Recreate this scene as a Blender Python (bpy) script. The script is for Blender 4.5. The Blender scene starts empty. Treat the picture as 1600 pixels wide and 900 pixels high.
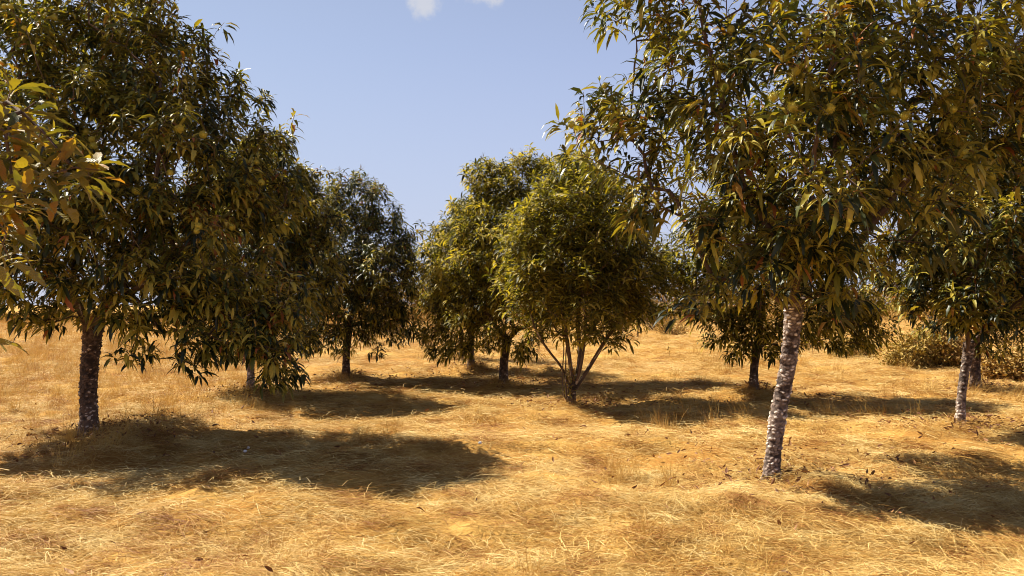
import bpy, math, random
import numpy as np
from mathutils import Vector, Matrix, noise

random.seed(7)
RNG = np.random.default_rng(11)
SC = bpy.context.scene
COL = SC.collection

# ------------------------------------------------------------------ camera
F = 1256.0                                   # focal length in photo pixels (1600 wide)
CAM_H = 1.6
PITCH = math.atan(25.0 / F)
cam_data = bpy.data.cameras.new('camera')
cam_data.sensor_width = 36.0
cam_data.lens = 36.0 * F / 1600.0
cam_data.clip_start = 0.05
cam_data.clip_end = 3000.0
cam = bpy.data.objects.new('camera', cam_data)
COL.objects.link(cam)
cam.location = (0, 0, CAM_H)
cam.rotation_euler = (math.pi / 2 + PITCH, 0, 0)
SC.camera = cam

# ------------------------------------------------------------------ sun and sky
TO_SUN = Vector((-0.69, 0.36, 1.0)).normalized()
SUN_EL = math.asin(TO_SUN.z)
SUN_AZ = math.atan2(TO_SUN.x, TO_SUN.y)
sun_data = bpy.data.lights.new('sun', 'SUN')
sun_data.energy = 5.0
sun_data.angle = math.radians(0.5)
sun_data.color = (1.0, 0.93, 0.80)
sun = bpy.data.objects.new('sun', sun_data)
COL.objects.link(sun)
sun.rotation_euler = TO_SUN.to_track_quat('Z', 'Y').to_euler()

world = bpy.data.worlds.new('World')
SC.world = world
world.use_nodes = True
wn, wl = world.node_tree.nodes, world.node_tree.links
wn.clear()
w_out = wn.new('ShaderNodeOutputWorld')
w_bg = wn.new('ShaderNodeBackground')
w_bg.inputs['Strength'].default_value = 0.05
w_sky = wn.new('ShaderNodeTexSky')
w_sky.sky_type = 'NISHITA'
w_sky.sun_disc = False
w_sky.sun_elevation = SUN_EL
w_sky.sun_rotation = SUN_AZ
w_sky.air_density = 1.0
w_sky.dust_density = 0.4
w_sky.ozone_density = 1.6
# small fair-weather clouds, the same all round the sky
w_tc = wn.new('ShaderNodeTexCoord')
w_n1 = wn.new('ShaderNodeTexNoise'); w_n1.inputs['Scale'].default_value = 20
w_n1.inputs['Detail'].default_value = 6; w_n1.inputs['Roughness'].default_value = 0.6
w_off = wn.new('ShaderNodeVectorMath'); w_off.operation = 'MULTIPLY_ADD'
w_off.inputs[1].default_value = (.10, .10, .08); w_off.inputs[2].default_value = (-.05, -.05, -.04)
wl.new(w_n1.outputs['Color'], w_off.inputs[0])
w_warp = wn.new('ShaderNodeVectorMath'); w_warp.operation = 'ADD'
wl.new(w_tc.outputs['Generated'], w_n1.inputs['Vector']); wl.new(w_tc.outputs['Generated'], w_warp.inputs[0]); wl.new(w_off.outputs[0], w_warp.inputs[1])
w_cloud = None
for az, el, cr in ((-6.3, 21.3, .036), (-9, 22.5, .03), (-1.6, 21.9, .032), (2.5, 23, .03), (-33, 19, .075), (-52, 24, .06), (34, 26, .05), (62, 19, .07),
                   (95, 30, .06), (130, 22, .08), (170, 35, .06), (-150, 24, .07), (-110, 34, .06), (-85, 18, .06), (20, 44, .06), (-40, 48, .05)):
    a_, e_ = math.radians(az), math.radians(el)
    dn = wn.new('ShaderNodeVectorMath'); dn.operation = 'DISTANCE'
    dn.inputs[1].default_value = (math.sin(a_) * math.cos(e_), math.cos(a_) * math.cos(e_), math.sin(e_))
    wl.new(w_warp.outputs[0], dn.inputs[0])
    mr = wn.new('ShaderNodeMapRange'); mr.interpolation_type = 'SMOOTHSTEP'
    mr.inputs['From Min'].default_value = cr; mr.inputs['From Max'].default_value = cr * .35
    mr.inputs['To Min'].default_value = 0; mr.inputs['To Max'].default_value = .62
    wl.new(dn.outputs['Value'], mr.inputs[0])
    if w_cloud is None: w_cloud = mr.outputs[0]
    else:
        mx = wn.new('ShaderNodeMath'); mx.operation = 'MAXIMUM'; wl.new(w_cloud, mx.inputs[0]); wl.new(mr.outputs[0], mx.inputs[1]); w_cloud = mx.outputs[0]
w_mix = wn.new('ShaderNodeMixRGB'); w_mix.inputs[2].default_value = (6.8, 6.7, 6.7, 1)
w_tint = wn.new('ShaderNodeMixRGB'); w_tint.blend_type = 'MULTIPLY'; w_tint.inputs[0].default_value = 1.0
w_tint.inputs[2].default_value = (1.2, 0.98, 0.88, 1)
wl.new(w_sky.outputs[0], w_tint.inputs[1])
# milky summer haze: pale along the horizon, thinning towards the zenith
w_sep = wn.new('ShaderNodeSeparateXYZ'); wl.new(w_tc.outputs['Generated'], w_sep.inputs[0])
w_el = wn.new('ShaderNodeMapRange'); w_el.interpolation_type = 'SMOOTHSTEP'
w_el.inputs['From Min'].default_value = 0.0; w_el.inputs['From Max'].default_value = 0.80
w_el.inputs['To Min'].default_value = 0.90; w_el.inputs['To Max'].default_value = 0.0
w_veil = wn.new('ShaderNodeMixRGB'); 
w_dot = wn.new('ShaderNodeVectorMath'); w_dot.operation = 'DOT_PRODUCT'; wl.new(w_tc.outputs['Generated'], w_dot.inputs[0])
w_dot.inputs[1].default_value = (math.sin(SUN_AZ), math.cos(SUN_AZ), 0)
w_side = wn.new('ShaderNodeMapRange'); w_side.inputs['From Min'].default_value = -.5; w_side.inputs['From Max'].default_value = 1
w_vc = wn.new('ShaderNodeMixRGB'); w_vc.inputs[1].default_value = (4.30, 4.88, 8.45, 1); w_vc.inputs[2].default_value = (4.65, 5.85, 8.1, 1)
wl.new(w_dot.outputs['Value'], w_side.inputs[0]); wl.new(w_side.outputs[0], w_vc.inputs[0])
w_lo = wn.new('ShaderNodeMapRange'); w_lo.inputs['From Min'].default_value = 0; w_lo.inputs['From Max'].default_value = .30
w_lo.inputs['To Min'].default_value = .75; w_lo.inputs['To Max'].default_value = 0
w_pale = wn.new('ShaderNodeMixRGB'); w_pale.inputs[2].default_value = (5.4, 5.8, 7.0, 1)
wl.new(w_sep.outputs[2], w_lo.inputs[0]); wl.new(w_lo.outputs[0], w_pale.inputs[0]); wl.new(w_vc.outputs[0], w_pale.inputs[1]); wl.new(w_pale.outputs[0], w_veil.inputs[2])
wl.new(w_sep.outputs[2], w_el.inputs[0]); wl.new(w_el.outputs[0], w_veil.inputs[0]); wl.new(w_tint.outputs[0], w_veil.inputs[1])
wl.new(w_cloud, w_mix.inputs[0])
wl.new(w_veil.outputs[0], w_mix.inputs[1]); wl.new(w_mix.outputs[0], w_bg.inputs[0])
wl.new(w_bg.outputs[0], w_out.inputs[0])

SC.view_settings.view_transform = 'Standard'
SC.view_settings.look = 'None'
SC.view_settings.exposure = 1.17
SC.view_settings.gamma = 1.0
SC.render.engine = 'CYCLES'
SC.cycles.filter_width = 1.0
SC.cycles.max_bounces = 6
SC.cycles.diffuse_bounces = 3
SC.cycles.glossy_bounces = 2
SC.cycles.transmission_bounces = 3
SC.cycles.transparent_max_bounces = 4

# ------------------------------------------------------------------ small helpers
ROT = cam.rotation_euler.to_matrix()

def at(px, py, depth):
    """point of the place that stands at world depth y = depth behind photo pixel (px, py)"""
    d = ROT @ Vector(((px - 800) / F, -(py - 450) / F, -1))
    k = depth / d.y
    return Vector((d.x * k, depth, CAM_H + d.z * k))

def on_ground(px, py, extra=0.0):
    """where the sight line through a photo pixel meets the uneven ground"""
    d = ROT @ Vector(((px - 800) / F, -(py - 450) / F, -1))
    z = extra
    for _ in range(12):
        k = (z - CAM_H) / d.z
        z = .5 * z + .5 * (float(ground_z(d.x * k, d.y * k)) + extra)
    k = (z - CAM_H) / d.z
    return Vector((d.x * k, d.y * k, 0))

_perm = np.random.default_rng(5).random((256, 256))
def vnoise(x, y, s=0):
    x = np.asarray(x, float) + s * 17.31; y = np.asarray(y, float) + s * 9.77
    xi = np.floor(x).astype(int); yi = np.floor(y).astype(int)
    fx = x - xi; fy = y - yi
    fx = fx * fx * (3 - 2 * fx); fy = fy * fy * (3 - 2 * fy)
    a = _perm[xi & 255, yi & 255]; b = _perm[(xi + 1) & 255, yi & 255]
    c = _perm[xi & 255, (yi + 1) & 255]; d = _perm[(xi + 1) & 255, (yi + 1) & 255]
    return (a * (1 - fx) + b * fx) * (1 - fy) + (c * (1 - fx) + d * fx) * fy

MOUNDS = []                                     # (x, y, height, radius) of the mounds at the tree feet
def ground_z(x, y):
    x = np.asarray(x, float); y = np.asarray(y, float)
    r = np.hypot(x, y)
    fade = 1.0 / (1.0 + (r / 45.0) ** 2)
    z = fade * (0.16 * (vnoise(x * .55, y * .8, 1) - .5) + 0.15 * (vnoise(x * 1.5, y * 2.1, 2) - .5)
                + 0.085 * (vnoise(x * 3.6, y * 4.6, 3) - .5))
    z = z + np.clip((r - 60) / 200, 0, 1) * 0.6 * (vnoise(x * .02, y * .02, 4) - .3)
    for mx, my, mh, mr in MOUNDS:
        d2 = (x - mx) ** 2 + (y - my) ** 2
        z = z + mh * np.exp(-d2 / (mr * mr))
    return z

def mesh_np(name, verts, tris, attrs=None, smooth=False):
    verts = np.asarray(verts, np.float32).reshape(-1, 3); tris = np.asarray(tris, np.int32).reshape(-1, 3)
    m = bpy.data.meshes.new(name)
    m.vertices.add(len(verts)); m.vertices.foreach_set('co', verts.ravel())
    nt = len(tris)
    if nt:
        m.loops.add(nt * 3); m.loops.foreach_set('vertex_index', tris.ravel())
        m.polygons.add(nt)
        m.polygons.foreach_set('loop_start', np.arange(0, nt * 3, 3, dtype=np.int32))
        m.polygons.foreach_set('use_smooth', np.full(nt, smooth, dtype=bool))
    for k, v in (attrs or {}).items():
        v = np.asarray(v, np.float32)
        if v.ndim == 2:
            a = m.attributes.new(k, 'FLOAT_VECTOR', 'POINT'); a.data.foreach_set('vector', v.ravel())
        else:
            a = m.attributes.new(k, 'FLOAT', 'POINT'); a.data.foreach_set('value', v.ravel())
    m.update(calc_edges=True)
    return m

def link(name, mesh, mat=None, parent=None, loc=(0, 0, 0)):
    o = bpy.data.objects.new(name, mesh); COL.objects.link(o)
    if mat is not None and mesh is not None and not mesh.materials:
        mesh.materials.append(mat)
    o.location = loc
    if parent is not None:
        o.parent = parent
    return o

def empty(name, loc, label, cat, group=None):
    o = bpy.data.objects.new(name, None); COL.objects.link(o)
    o.location = loc; o.empty_display_size = .3
    o['label'] = label; o['category'] = cat
    if group: o['group'] = group
    return o

def norm(v):
    v = np.asarray(v, float)
    return v / np.maximum(np.linalg.norm(v, axis=-1, keepdims=True), 1e-9)

# ------------------------------------------------------------------ materials
def new_mat(name):
    m = bpy.data.materials.new(name); m.use_nodes = True
    n, l = m.node_tree.nodes, m.node_tree.links
    return m, n, l, n['Principled BSDF'], n['Material Output']

def ramp(n, stops):
    r = n.new('ShaderNodeValToRGB'); e = r.color_ramp.elements
    while len(e) < len(stops): e.new(0.5)
    for k, (p, c) in enumerate(stops):
        e[k].position = p; e[k].color = (*c, 1)
    return r

def leaf_material(name, stops, under, transl=0.20, rough=0.46, spec=0.40, veins=False):
    m, n, l, p, out = new_mat(name)
    at_ = n.new('ShaderNodeAttribute'); at_.attribute_name = 'tint'
    oi = n.new('ShaderNodeObjectInfo')
    add = n.new('ShaderNodeMath'); add.operation = 'ADD'
    fr = n.new('ShaderNodeMath'); fr.operation = 'FRACT'
    l.new(at_.outputs['Fac'], add.inputs[0]); l.new(oi.outputs['Random'], add.inputs[1]); l.new(add.outputs[0], fr.inputs[0])
    r = ramp(n, stops); l.new(fr.outputs[0], r.inputs[0])
    geo = n.new('ShaderNodeNewGeometry')
    if veins:
        tc_ = n.new('ShaderNodeTexCoord'); sp = n.new('ShaderNodeSeparateXYZ'); l.new(tc_.outputs['Object'], sp.inputs[0])
        ab = n.new('ShaderNodeMath'); ab.operation = 'ABSOLUTE'; l.new(sp.outputs[0], ab.inputs[0])
        d_ = n.new('ShaderNodeMath'); d_.operation = 'MULTIPLY_ADD'; d_.inputs[1].default_value = -1.1
        l.new(ab.outputs[0], d_.inputs[0]); l.new(sp.outputs[1], d_.inputs[2])
        k_ = n.new('ShaderNodeMath'); k_.operation = 'MULTIPLY'; k_.inputs[1].default_value = 95; l.new(d_.outputs[0], k_.inputs[0])
        sn = n.new('ShaderNodeMath'); sn.operation = 'SINE'; l.new(k_.outputs[0], sn.inputs[0])
        bp = n.new('ShaderNodeBump'); bp.inputs['Strength'].default_value = .55; bp.inputs['Distance'].default_value = .004
        l.new(sn.outputs[0], bp.inputs['Height']); l.new(bp.outputs[0], p.inputs['Normal'])
        nb = n.new('ShaderNodeTexNoise'); nb.inputs['Scale'].default_value = 5; nb.inputs['Detail'].default_value = 5
        l.new(tc_.outputs['Object'], nb.inputs['Vector'])
        ja = n.new('ShaderNodeMath'); ja.operation = 'MULTIPLY_ADD'; ja.inputs[1].default_value = .55; ja.inputs[2].default_value = -.27
        jb = n.new('ShaderNodeMath'); jb.operation = 'ADD'; jb.use_clamp = True
        l.new(nb.outputs[0], ja.inputs[0]); l.new(ja.outputs[0], jb.inputs[0]); l.new(fr.outputs[0], jb.inputs[1]); l.new(jb.outputs[0], r.inputs[0])
    mix = n.new('ShaderNodeMixRGB'); mix.inputs[2].default_value = (*under, 1)
    half = n.new('ShaderNodeMath'); half.operation = 'MULTIPLY'; half.inputs[1].default_value = 0.6
    l.new(geo.outputs['Backfacing'], half.inputs[0]); l.new(half.outputs[0], mix.inputs[0]); l.new(r.outputs[0], mix.inputs[1])
    l.new(mix.outputs[0], p.inputs['Base Color'])
    p.inputs['Roughness'].default_value = rough
    p.inputs['Specular IOR Level'].default_value = spec
    tr = n.new('ShaderNodeBsdfTranslucent')
    tc = n.new('ShaderNodeMixRGB'); tc.blend_type = 'MULTIPLY'; tc.inputs[0].default_value = 1
    tc.inputs[2].default_value = (1.95, 1.8, .45, 1)
    l.new(r.outputs[0], tc.inputs[1]); l.new(tc.outputs[0], tr.inputs[0])
    ms = n.new('ShaderNodeMixShader'); ms.inputs[0].default_value = transl
    l.new(p.outputs[0], ms.inputs[1]); l.new(tr.outputs[0], ms.inputs[2]); l.new(ms.outputs[0], out.inputs[0])
    return m

CHESTNUT = leaf_material('chestnut_leaf', [(0, (.009, .014, .004)), (.40, (.023, .032, .006)), (.55, (.083, .094, .014)),
                                           (.70, (.27, .23, .031)), (.95, (.42, .33, .046)), (.985, (.26, .085, .02))], (.13, .13, .055))  # wide random tints; contrast of sunlit and shaded leaves is put into the colour
GREENER = leaf_material('fresh_leaf', [(0, (.022, .025, .007)), (.32, (.075, .073, .014)), (.6, (.22, .19, .032)),
                                       (1, (.44, .345, .07))], (.14, .15, .06), transl=.40, rough=.5, spec=.28)
SUNLIT = leaf_material('sunlit_leaf', [(0, (.022, .026, .007)), (.3, (.055, .058, .011)), (.5, (.16, .15, .022)), (.72, (.31, .26, .036)), (1, (.38, .29, .042))],
                       (.15, .14, .05), transl=.34, rough=.5, spec=.25)  # brighter, yellower chestnut leaf; the sunlit look is put into its colour
YELLOWED = leaf_material('yellowed_leaf', [(0, (.04, .05, .012)), (.3, (.14, .125, .02)), (.75, (.27, .20, .028)), (1, (.32, .14, .022))],
                         (.26, .23, .13), transl=.3, veins=True)
RUSSET = leaf_material('fallen_leaf', [(0, (.09, .03, .011)), (.5, (.18, .07, .022)), (1, (.32, .16, .05))], (.2, .09, .04), transl=.05, rough=.7)
SCRUB = leaf_material('scrub_leaf', [(0, (.11, .08, .018)), (.5, (.28, .19, .045)), (.85, (.42, .29, .08)), (1, (.42, .20, .06))], (.28, .20, .08), transl=.1, rough=.75, spec=.15)
DRYSCRUB = leaf_material('dry_scrub', [(0, (.16, .08, .025)), (.5, (.32, .19, .055)), (1, (.46, .31, .10))], (.36, .23, .09), transl=.1, rough=.8, spec=.12)
BROOM = leaf_material('broom_stalk', [(0, (.035, .035, .012)), (.6, (.08, .065, .02)), (1, (.15, .08, .03))], (.1, .08, .03), transl=.05, rough=.6)

def bark_material(name, dark, mid, lichen, amount):
    m, n, l, p, out = new_mat(name)
    at_ = n.new('ShaderNodeAttribute'); at_.attribute_name = 'plate'
    tc = n.new('ShaderNodeTexCoord')
    nz = n.new('ShaderNodeTexNoise'); nz.inputs['Scale'].default_value = 16; nz.inputs['Detail'].default_value = 6
    nz.inputs['Roughness'].default_value = .65
    l.new(tc.outputs['Object'], nz.inputs['Vector'])
    a1 = n.new('ShaderNodeMath'); a1.operation = 'MULTIPLY_ADD'; a1.inputs[1].default_value = .55
    l.new(nz.outputs[0], a1.inputs[0]); l.new(at_.outputs['Fac'], a1.inputs[2])
    r = ramp(n, [(.28, dark), (.52, mid), (.50 + .22 / amount ** .3, mid), (.56 + .22 / amount ** .3, lichen)])
    l.new(a1.outputs[0], r.inputs[0]); l.new(r.outputs[0], p.inputs['Base Color'])
    nf = n.new('ShaderNodeTexNoise'); nf.inputs['Scale'].default_value = 90; nf.inputs['Detail'].default_value = 4
    l.new(tc.outputs['Object'], nf.inputs['Vector'])
    b = n.new('ShaderNodeBump'); b.inputs['Strength'].default_value = .6; b.inputs['Distance'].default_value = .006
    l.new(nf.outputs[0], b.inputs['Height']); l.new(b.outputs[0], p.inputs['Normal'])
    p.inputs['Roughness'].default_value = .9
    return m
BARK_PALE = bark_material('lichen_bark', (.035, .02, .014), (.24, .175, .135), (.64, .55, .47), 1.9)
BARK_DARK = bark_material('dark_bark', (.022, .012, .008), (.11, .068, .046), (.42, .33, .26), .8)
BARK_TWIG = bark_material('twig_bark', (.04, .022, .015), (.10, .06, .042), (.22, .15, .11), .3)

def simple_mat(name, c, rough=.8, noise_amt=.35, scale=20):
    m, n, l, p, out = new_mat(name)
    tc = n.new('ShaderNodeTexCoord'); nz = n.new('ShaderNodeTexNoise'); nz.inputs['Scale'].default_value = scale
    nz.inputs['Detail'].default_value = 4
    l.new(tc.outputs['Object'], nz.inputs['Vector'])
    r = ramp(n, [(.3, tuple(x * (1 - noise_amt) for x in c)), (.7, tuple(min(1, x * (1 + noise_amt)) for x in c))])
    l.new(nz.outputs[0], r.inputs[0]); l.new(r.outputs[0], p.inputs['Base Color'])
    p.inputs['Roughness'].default_value = rough
    return m
BURR = simple_mat('burr_green', (.42, .36, .045), .6, .3, 60)
PALE = simple_mat('pale_stone', (.75, .70, .64), .7, .1, 60)
CATKIN = simple_mat('dried_catkin', (.42, .34, .25), .8, .2, 30)

def straw_material(name, stops):
    """dry stalks: colour by stalk, tuft and place"""
    m, n, l, p, out = new_mat(name)
    oi = n.new('ShaderNodeObjectInfo'); geo = n.new('ShaderNodeNewGeometry')
    tc = n.new('ShaderNodeNewGeometry')
    nz = n.new('ShaderNodeTexNoise'); nz.inputs['Scale'].default_value = 1.9; nz.inputs['Detail'].default_value = 4
    l.new(tc.outputs['Position'], nz.inputs['Vector'])
    a = n.new('ShaderNodeMath'); a.operation = 'MULTIPLY_ADD'; a.inputs[1].default_value = .42      # tuft
    b = n.new('ShaderNodeMath'); b.operation = 'MULTIPLY_ADD'; b.inputs[1].default_value = .40      # stalk
    c = n.new('ShaderNodeMath'); c.operation = 'MULTIPLY_ADD'; c.inputs[1].default_value = 1.7; c.inputs[2].default_value = -.78
    l.new(nz.outputs[0], c.inputs[0])
    l.new(oi.outputs['Random'], a.inputs[0]); l.new(c.outputs[0], a.inputs[2])
    l.new(geo.outputs['Random Per Island'], b.inputs[0]); l.new(a.outputs[0], b.inputs[2])
    r = ramp(n, stops); l.new(b.outputs[0], r.inputs[0])
    l.new(r.outputs[0], p.inputs['Base Color'])
    p.inputs['Roughness'].default_value = .65; p.inputs['Specular IOR Level'].default_value = .25
    tr = n.new('ShaderNodeBsdfTranslucent'); l.new(r.outputs[0], tr.inputs[0])
    ms = n.new('ShaderNodeMixShader'); ms.inputs[0].default_value = .15
    l.new(p.outputs[0], ms.inputs[1]); l.new(tr.outputs[0], ms.inputs[2]); l.new(ms.outputs[0], out.inputs[0])
    return m
STRAW = straw_material('dry_straw', [(.02, (.19, .06, .014)), (.18, (.36, .165, .037)), (.38, (.53, .325, .088)), (.6, (.61, .415, .14)), (.9, (.73, .56, .245))])
TALLGRASS = straw_material('tall_dry_grass', [(.05, (.33, .145, .027)), (.4, (.51, .295, .064)), (.9, (.63, .43, .13))])

def ground_material():
    m, n, l, p, out = new_mat('dry_field')
    geo = n.new('ShaderNodeNewGeometry')
    def nz(scale, det=5, rough=.6, vec=None):
        t = n.new('ShaderNodeTexNoise'); t.inputs['Scale'].default_value = scale; t.inputs['Detail'].default_value = det
        t.inputs['Roughness'].default_value = rough
        l.new(vec or geo.outputs['Position'], t.inputs['Vector']); return t
    mp = n.new('ShaderNodeMapping'); mp.inputs['Scale'].default_value = (.35, 1.2, 1); l.new(geo.outputs['Position'], mp.inputs[0])
    big = nz(.22, 4, .6, mp.outputs[0]); mid = nz(1.6); fine = nz(24, 6, .75)
    mp2 = n.new('ShaderNodeMapping'); mp2.inputs['Scale'].default_value = (3, 14, 1); l.new(geo.outputs['Position'], mp2.inputs[0])
    streak = nz(3, 4, .7, mp2.outputs[0])
    def madd(a, k, b):
        x = n.new('ShaderNodeMath'); x.operation = 'MULTIPLY_ADD'; x.inputs[1].default_value = k
        l.new(a, x.inputs[0])
        if isinstance(b, float): x.inputs[2].default_value = b
        else: l.new(b, x.inputs[2])
        return x.outputs[0]
    v = madd(big.outputs[0], .7, -.45)
    v = madd(mid.outputs[0], .35, v); v = madd(fine.outputs[0], .5, v); v = madd(streak.outputs[0], .4, v)
    r = ramp(n, [(.2, (.14, .045, .011)), (.42, (.33, .155, .034)), (.62, (.51, .31, .082)), (.85, (.61, .42, .145))])
    l.new(v, r.inputs[0]); l.new(r.outputs[0], p.inputs['Base Color'])
    bm = n.new('ShaderNodeBump'); bm.inputs['Strength'].default_value = .8; bm.inputs['Distance'].default_value = .03
    l.new(fine.outputs[0], bm.inputs['Height']); l.new(bm.outputs[0], p.inputs['Normal'])
    p.inputs['Roughness'].default_value = .95; p.inputs['Specular IOR Level'].default_value = .1
    return m
GROUND = ground_material()

# ------------------------------------------------------------------ the orchard plan (where each tree stands)
PLAN = {}
def plan(key, px, py, mh=.10, mr=.45):
    b = on_ground(px, py, mh); PLAN[key] = b
    if mh: MOUNDS.append((b.x, b.y, mh, mr))
plan('left', 140, 676, .10, .5); plan('left_back', 392, 608); plan('mid_left', 541, 588); plan('thin', 736, 571)
plan('far_red', 721, 558); plan('middle', 787, 598, .05); plan('bush', 893, 630, .04); plan('right', 1203, 752, .04, .3)
plan('behind_right', 1178, 607, .16, .6); plan('edge', 1499, 666, .10, .5); plan('edge_back', 1524, 604); plan('far_right', 1453, 528)
PLAN['near'] = Vector((-4.3, 3.5, 0))

# ------------------------------------------------------------------ ground sheet
def build_ground():
    a_front = np.linspace(-46, 46, 300); a_rest = np.linspace(46, 314, 70)[1:-1]
    ang = np.radians(np.concatenate([a_front, a_rest]))
    rad = np.concatenate([[0.0], np.geomspace(.6, 900, 330)])
    A, R = np.meshgrid(ang, rad)
    X = R * np.sin(A); Y = R * np.cos(A)
    Z = ground_z(X, Y)
    na, nr = len(ang), len(rad)
    idx = np.arange(na * nr).reshape(nr, na)
    a = idx[:-1, :]; b = np.roll(idx, -1, 1)[:-1, :]; c = np.roll(idx, -1, 1)[1:, :]; d = idx[1:, :]
    t = np.concatenate([np.stack([a, c, b], -1).reshape(-1, 3), np.stack([a, d, c], -1).reshape(-1, 3)])
    o = link('ground', mesh_np('ground', np.stack([X, Y, Z], -1), t, smooth=True), GROUND)
    o['kind'] = 'structure'; o['label'] = 'dry straw coloured orchard field'
build_ground()

# ------------------------------------------------------------------ dry straw, lying and standing
def blade_strip(p0, d0, L, w, bend, seg=3):
    """one stalk: a tapering strip; returns verts, tris"""
    side = np.cross(d0, (0, 0, 1.0)); s = np.linalg.norm(side)
    side = side / s if s > 1e-3 else np.array((1.0, 0, 0))
    roll = RNG.uniform(-.9, .9); up = np.cross(side, d0); side = side * math.cos(roll) + up * math.sin(roll)
    vs = []; p = np.array(p0, float); d = np.array(d0, float)
    for k in range(seg + 1):
        ww = w * (1 - .75 * k / seg) * .5
        vs += [p - side * ww, p + side * ww]
        d = norm(d + bend / seg); p = p + d * L / seg
    ts = []
    for k in range(seg):
        a = 2 * k; ts += [(a, a + 1, a + 3), (a, a + 3, a + 2)]
    return vs, ts

def tuft_mesh(name, n, lying, seed):
    g = np.random.default_rng(seed); V, T = [], []
    for k in range(n):
        if lying:
            a = g.normal(0, .75); el = g.uniform(-.02, .38) if g.random() < .93 else g.uniform(.3, .8)
            p = (g.normal(0, .13), g.normal(0, .13), g.uniform(-.012, .05))
            L = g.uniform(.11, .33); w = g.uniform(.003, .0062)
            bend = np.array((g.normal(0, .6), g.normal(0, .6), -.4 - el))
        else:
            a = g.uniform(0, 2 * math.pi); el = g.uniform(.75, 1.5)
            p = (g.normal(0, .05), g.normal(0, .05), -.01); L = g.uniform(.10, .34); w = g.uniform(.0025, .005)
            bend = np.array((.45, g.normal(0, .25), -.25))
        d = np.array((math.cos(a) * math.cos(el), math.sin(a) * math.cos(el), math.sin(el)))
        v, t = blade_strip(p, d, L, w, bend)
        o = len(V); V += v; T += [(x + o, y + o, z + o) for x, y, z in t]
    return mesh_np(name, V, T)

def scatter_object(name, sources, pos, rot, scl, var, mat, label):
    m = mesh_np(name, pos, np.zeros((0, 3)), {'rot': rot, 'scl': scl, 'var': var})
    o = link(name, m); o['kind'] = 'stuff'; o['label'] = label
    ng = bpy.data.node_groups.new(name, 'GeometryNodeTree')
    ng.interface.new_socket('Geometry', in_out='INPUT', socket_type='NodeSocketGeometry')
    ng.interface.new_socket('Geometry', in_out='OUTPUT', socket_type='NodeSocketGeometry')
    N, L = ng.nodes, ng.links
    gi = N.new('NodeGroupInput'); go = N.new('NodeGroupOutput')
    iop = N.new('GeometryNodeInstanceOnPoints'); gti = N.new('GeometryNodeGeometryToInstance')
    for s in sources:
        oi = N.new('GeometryNodeObjectInfo'); oi.inputs['Object'].default_value = s; oi.inputs['As Instance'].default_value = True
        L.new(oi.outputs['Geometry'], gti.inputs[0])
    def attr(nm, typ):
        a = N.new('GeometryNodeInputNamedAttribute'); a.data_type = typ; a.inputs['Name'].default_value = nm; return a.outputs[0]
    L.new(gi.outputs[0], iop.inputs['Points'])
    iop.inputs['Pick Instance'].default_value = True
    # each Object Info comes in as its own instance
    jg = N.new('GeometryNodeJoinGeometry'); N.remove(gti)
    for nd in N:
        if nd.bl_idname == 'GeometryNodeObjectInfo': L.new(nd.outputs['Geometry'], jg.inputs[0])
    L.new(jg.outputs[0], iop.inputs['Instance'])
    f2i = N.new('FunctionNodeFloatToInt'); L.new(attr('var', 'FLOAT'), f2i.inputs[0]); L.new(f2i.outputs[0], iop.inputs['Instance Index'])
    e2r = N.new('FunctionNodeEulerToRotation'); L.new(attr('rot', 'FLOAT_VECTOR'), e2r.inputs[0]); L.new(e2r.outputs[0], iop.inputs['Rotation'])
    L.new(attr('scl', 'FLOAT'), iop.inputs['Scale'])
    L.new(iop.outputs[0], go.inputs[0])
    md = o.modifiers.new('scatter', 'NODES'); md.node_group = ng
    return o

def source(mesh, mat):
    mesh.materials.append(mat)
    return bpy.data.objects.new(mesh.name, mesh)      # only a shape for the scatter, never in the scene itself

def fan_points(r0, r1, dens, half=.78, seed=0):
    """random points in the part of the field that can be seen, dens per square metre"""
    g = np.random.default_rng(seed)
    n = int(half * (r1 * r1 - r0 * r0) * dens)
    a = g.uniform(-half, half, n); r = np.sqrt(g.uniform(r0 * r0, r1 * r1, n))
    return r * np.sin(a), r * np.cos(a), r

def flow(x, y):
    return 2.2 * math.pi * (vnoise(x * .33, y * .45, 6) - .5) + 1.5 * (vnoise(x * 1.2, y * 1.4, 7) - .5) + .2

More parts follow.
